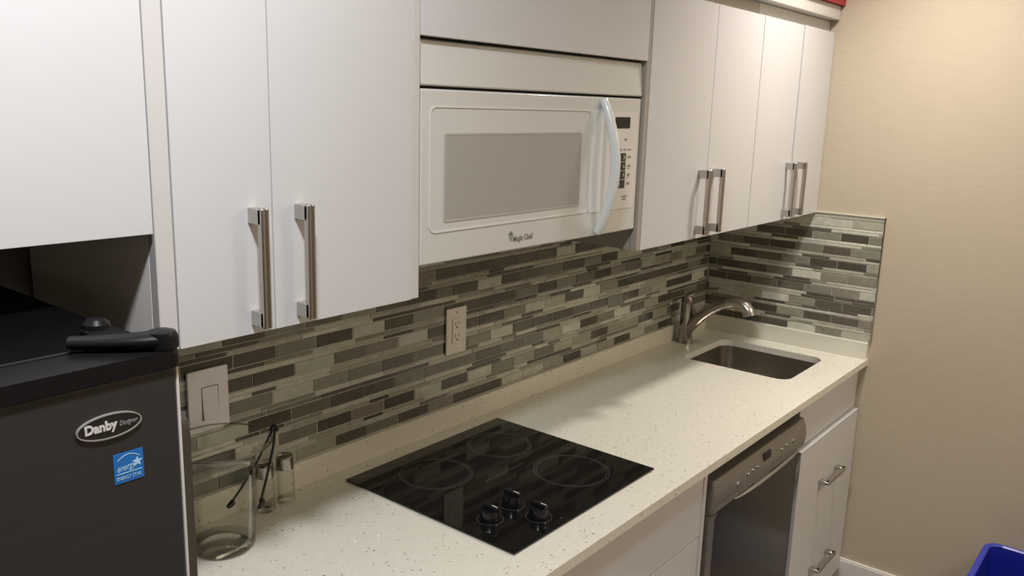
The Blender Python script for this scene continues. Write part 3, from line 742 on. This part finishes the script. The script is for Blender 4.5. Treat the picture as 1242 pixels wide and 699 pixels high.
def shaker(label, x, y):
    t = thing('salt_shaker', label, 'shaker', (x, y, ZC), 'glass shakers beside the jar')
    bm = B(); lathe(bm, x, y, [(0, ZC), (.0165, ZC + .0005), (.0195, ZC + .004), (.0195, ZC + .062), (.0180, ZC + .070), (.0160, ZC + .074), (.0160, ZC + .084), (.0145, ZC + .084), (.0145, ZC + .074), (.0175, ZC + .062), (.0175, ZC + .010), (0, ZC + .008)], 32, cap=False)
    obj('glass_body', bm, M['glass'], t, smooth=True)
    bm = B(); lathe(bm, x, y, [(0, ZC + .0006), (.0163, ZC + .0010), (.0190, ZC + .004), (.0190, ZC + .0085), (0, ZC + .0078)], 32, cap=False); obj('glass_base', bm, M['glass_thick'], t, smooth=True)
    bm = B(); lathe(bm, x, y, [(.0185, ZC + .0745), (.0188, ZC + .0765), (.0182, ZC + .080), (.0186, ZC + .083), (.0180, ZC + .088), (.0180, ZC + .099), (.0168, ZC + .1025), (.0140, ZC + .1042), (0, ZC + .1052)], 32)
    obj('lid', bm, M['lid'], t, smooth=True)
    return t
s1 = shaker('glass shaker with metal lid standing further from the jar, fully in view', .221, -.047)
s2 = s1.copy(); C.objects.link(s2); s2.location = (.168, -.052, ZC); s2['label'] = 'glass shaker with metal lid partly hidden behind the tongs'
for ch in list(s1.children):
    c = ch.copy(); C.objects.link(c); c.parent = s2

# ------------------------------------------------------------------ recycling bin
t = thing('recycling_bin', 'blue open plastic recycling bin on the floor by the right wall', 'bin', (2.045, -1.27, 0))
bx0, bx1, by0, by1, bz = 1.885, 2.203, -1.50, -1.075, .395
bm = B(); o = ORG[0]
def ring(x0, x1, y0, y1, r, z): return [bm.verts.new((x - o.x, y - o.y, z - o.z)) for x, y in rrect(x0, x1, y0, y1, r, 6)]
rs = []
for ins, z, r in ((.035, 0.0, .03), (.012, bz - .03, .035), (.006, bz - .005, .04), (.013, bz - .005, .035), (.018, bz - .03, .03), (.04, .006, .025)):
    rs.append(ring(bx0 + ins, bx1 - ins, by0 + ins, by1 - ins, r, z))
bm.faces.new(rs[0][::-1])
for A, Bq in zip(rs, rs[1:]):
    for i in range(len(A)):
        j = (i + 1) % len(A); bm.faces.new((A[i], A[j], Bq[j], Bq[i]))
bm.faces.new(rs[-1])
obj('tub', bm, M['blue_bin'], t, smooth=True)
bm = B(); rs = []
for ins, z, r in ((.004, bz - .022, .042), (-.004, bz - .022, .048), (-.005, bz - .006, .048), (-.001, bz, .046), (.009, bz + .001, .04), (.014, bz - .003, .036)):
    rs.append(ring(bx0 + ins, bx1 - ins, by0 + ins, by1 - ins, r, z))
for k in range(len(rs)):
    A, Bq = rs[k], rs[(k + 1) % len(rs)]
    for i in range(len(A)):
        j = (i + 1) % len(A); bm.faces.new((A[i], A[j], Bq[j], Bq[i]))
obj('rim', bm, M['blue_rim'], t, smooth=True)
bm = B(); box(bm, bx0 + .001, bx0 + .020, by1 - .098, by1 - .086, bz - .010, bz + .006, bev=.003); obj('rim_tab', bm, M['blue_rim'], t, smooth=True)

# ------------------------------------------------------------------ light
def area(name, loc, target, size, power, col, spread=PI):
    l = bpy.data.lights.new(name, 'AREA'); l.shape = 'DISK'; l.size = size; l.energy = power; l.color = col; l.spread = spread
    o = bpy.data.objects.new(name, l); C.objects.link(o); o.location = loc
    o.rotation_euler = (Vector(target) - Vector(loc)).to_track_quat('-Z', 'Y').to_euler()
    return o
area('ceiling_downlight', (-.45, -1.0, 2.52), (-.45, -1.0, 0), .16, 24.5, (.955, .962, 1))
area('ceiling_downlight', (1.74, -.80, 2.52), (1.74, -.80, 0), .14, 11.0, (1, .925, .86), math.radians(130))
area('ceiling_downlight', (1.6, -2.6, 2.52), (1.6, -2.6, 0), .5, 28, (1, .86, .69))
w = bpy.data.worlds.new('dim_room'); sc.world = w; w.use_nodes = True
w.node_tree.nodes['Background'].inputs['Color'].default_value = (1, .95, .88, 1)
w.node_tree.nodes['Background'].inputs['Strength'].default_value = .02

# ------------------------------------------------------------------ camera
cam = bpy.data.cameras.new('camera'); co = bpy.data.objects.new('camera', cam); C.objects.link(co)
cam.sensor_width = 36; cam.lens = 1033.25 * 36 / 1242; cam.clip_start = .02
r = Vector((.62928, -.77664, .02892)); u = Vector((.14482, .15374, .97744)); f = Vector((.76356, .6109, -.20922))
m = Matrix((r, u, -f)).transposed().to_4x4(); m.translation = (-.7829, -1.4422, 1.74)
co.matrix_world = m
sc.camera = co
sc.view_settings.view_transform = 'Standard'
sc.view_settings.look = 'None'
sc.view_settings.exposure = 0
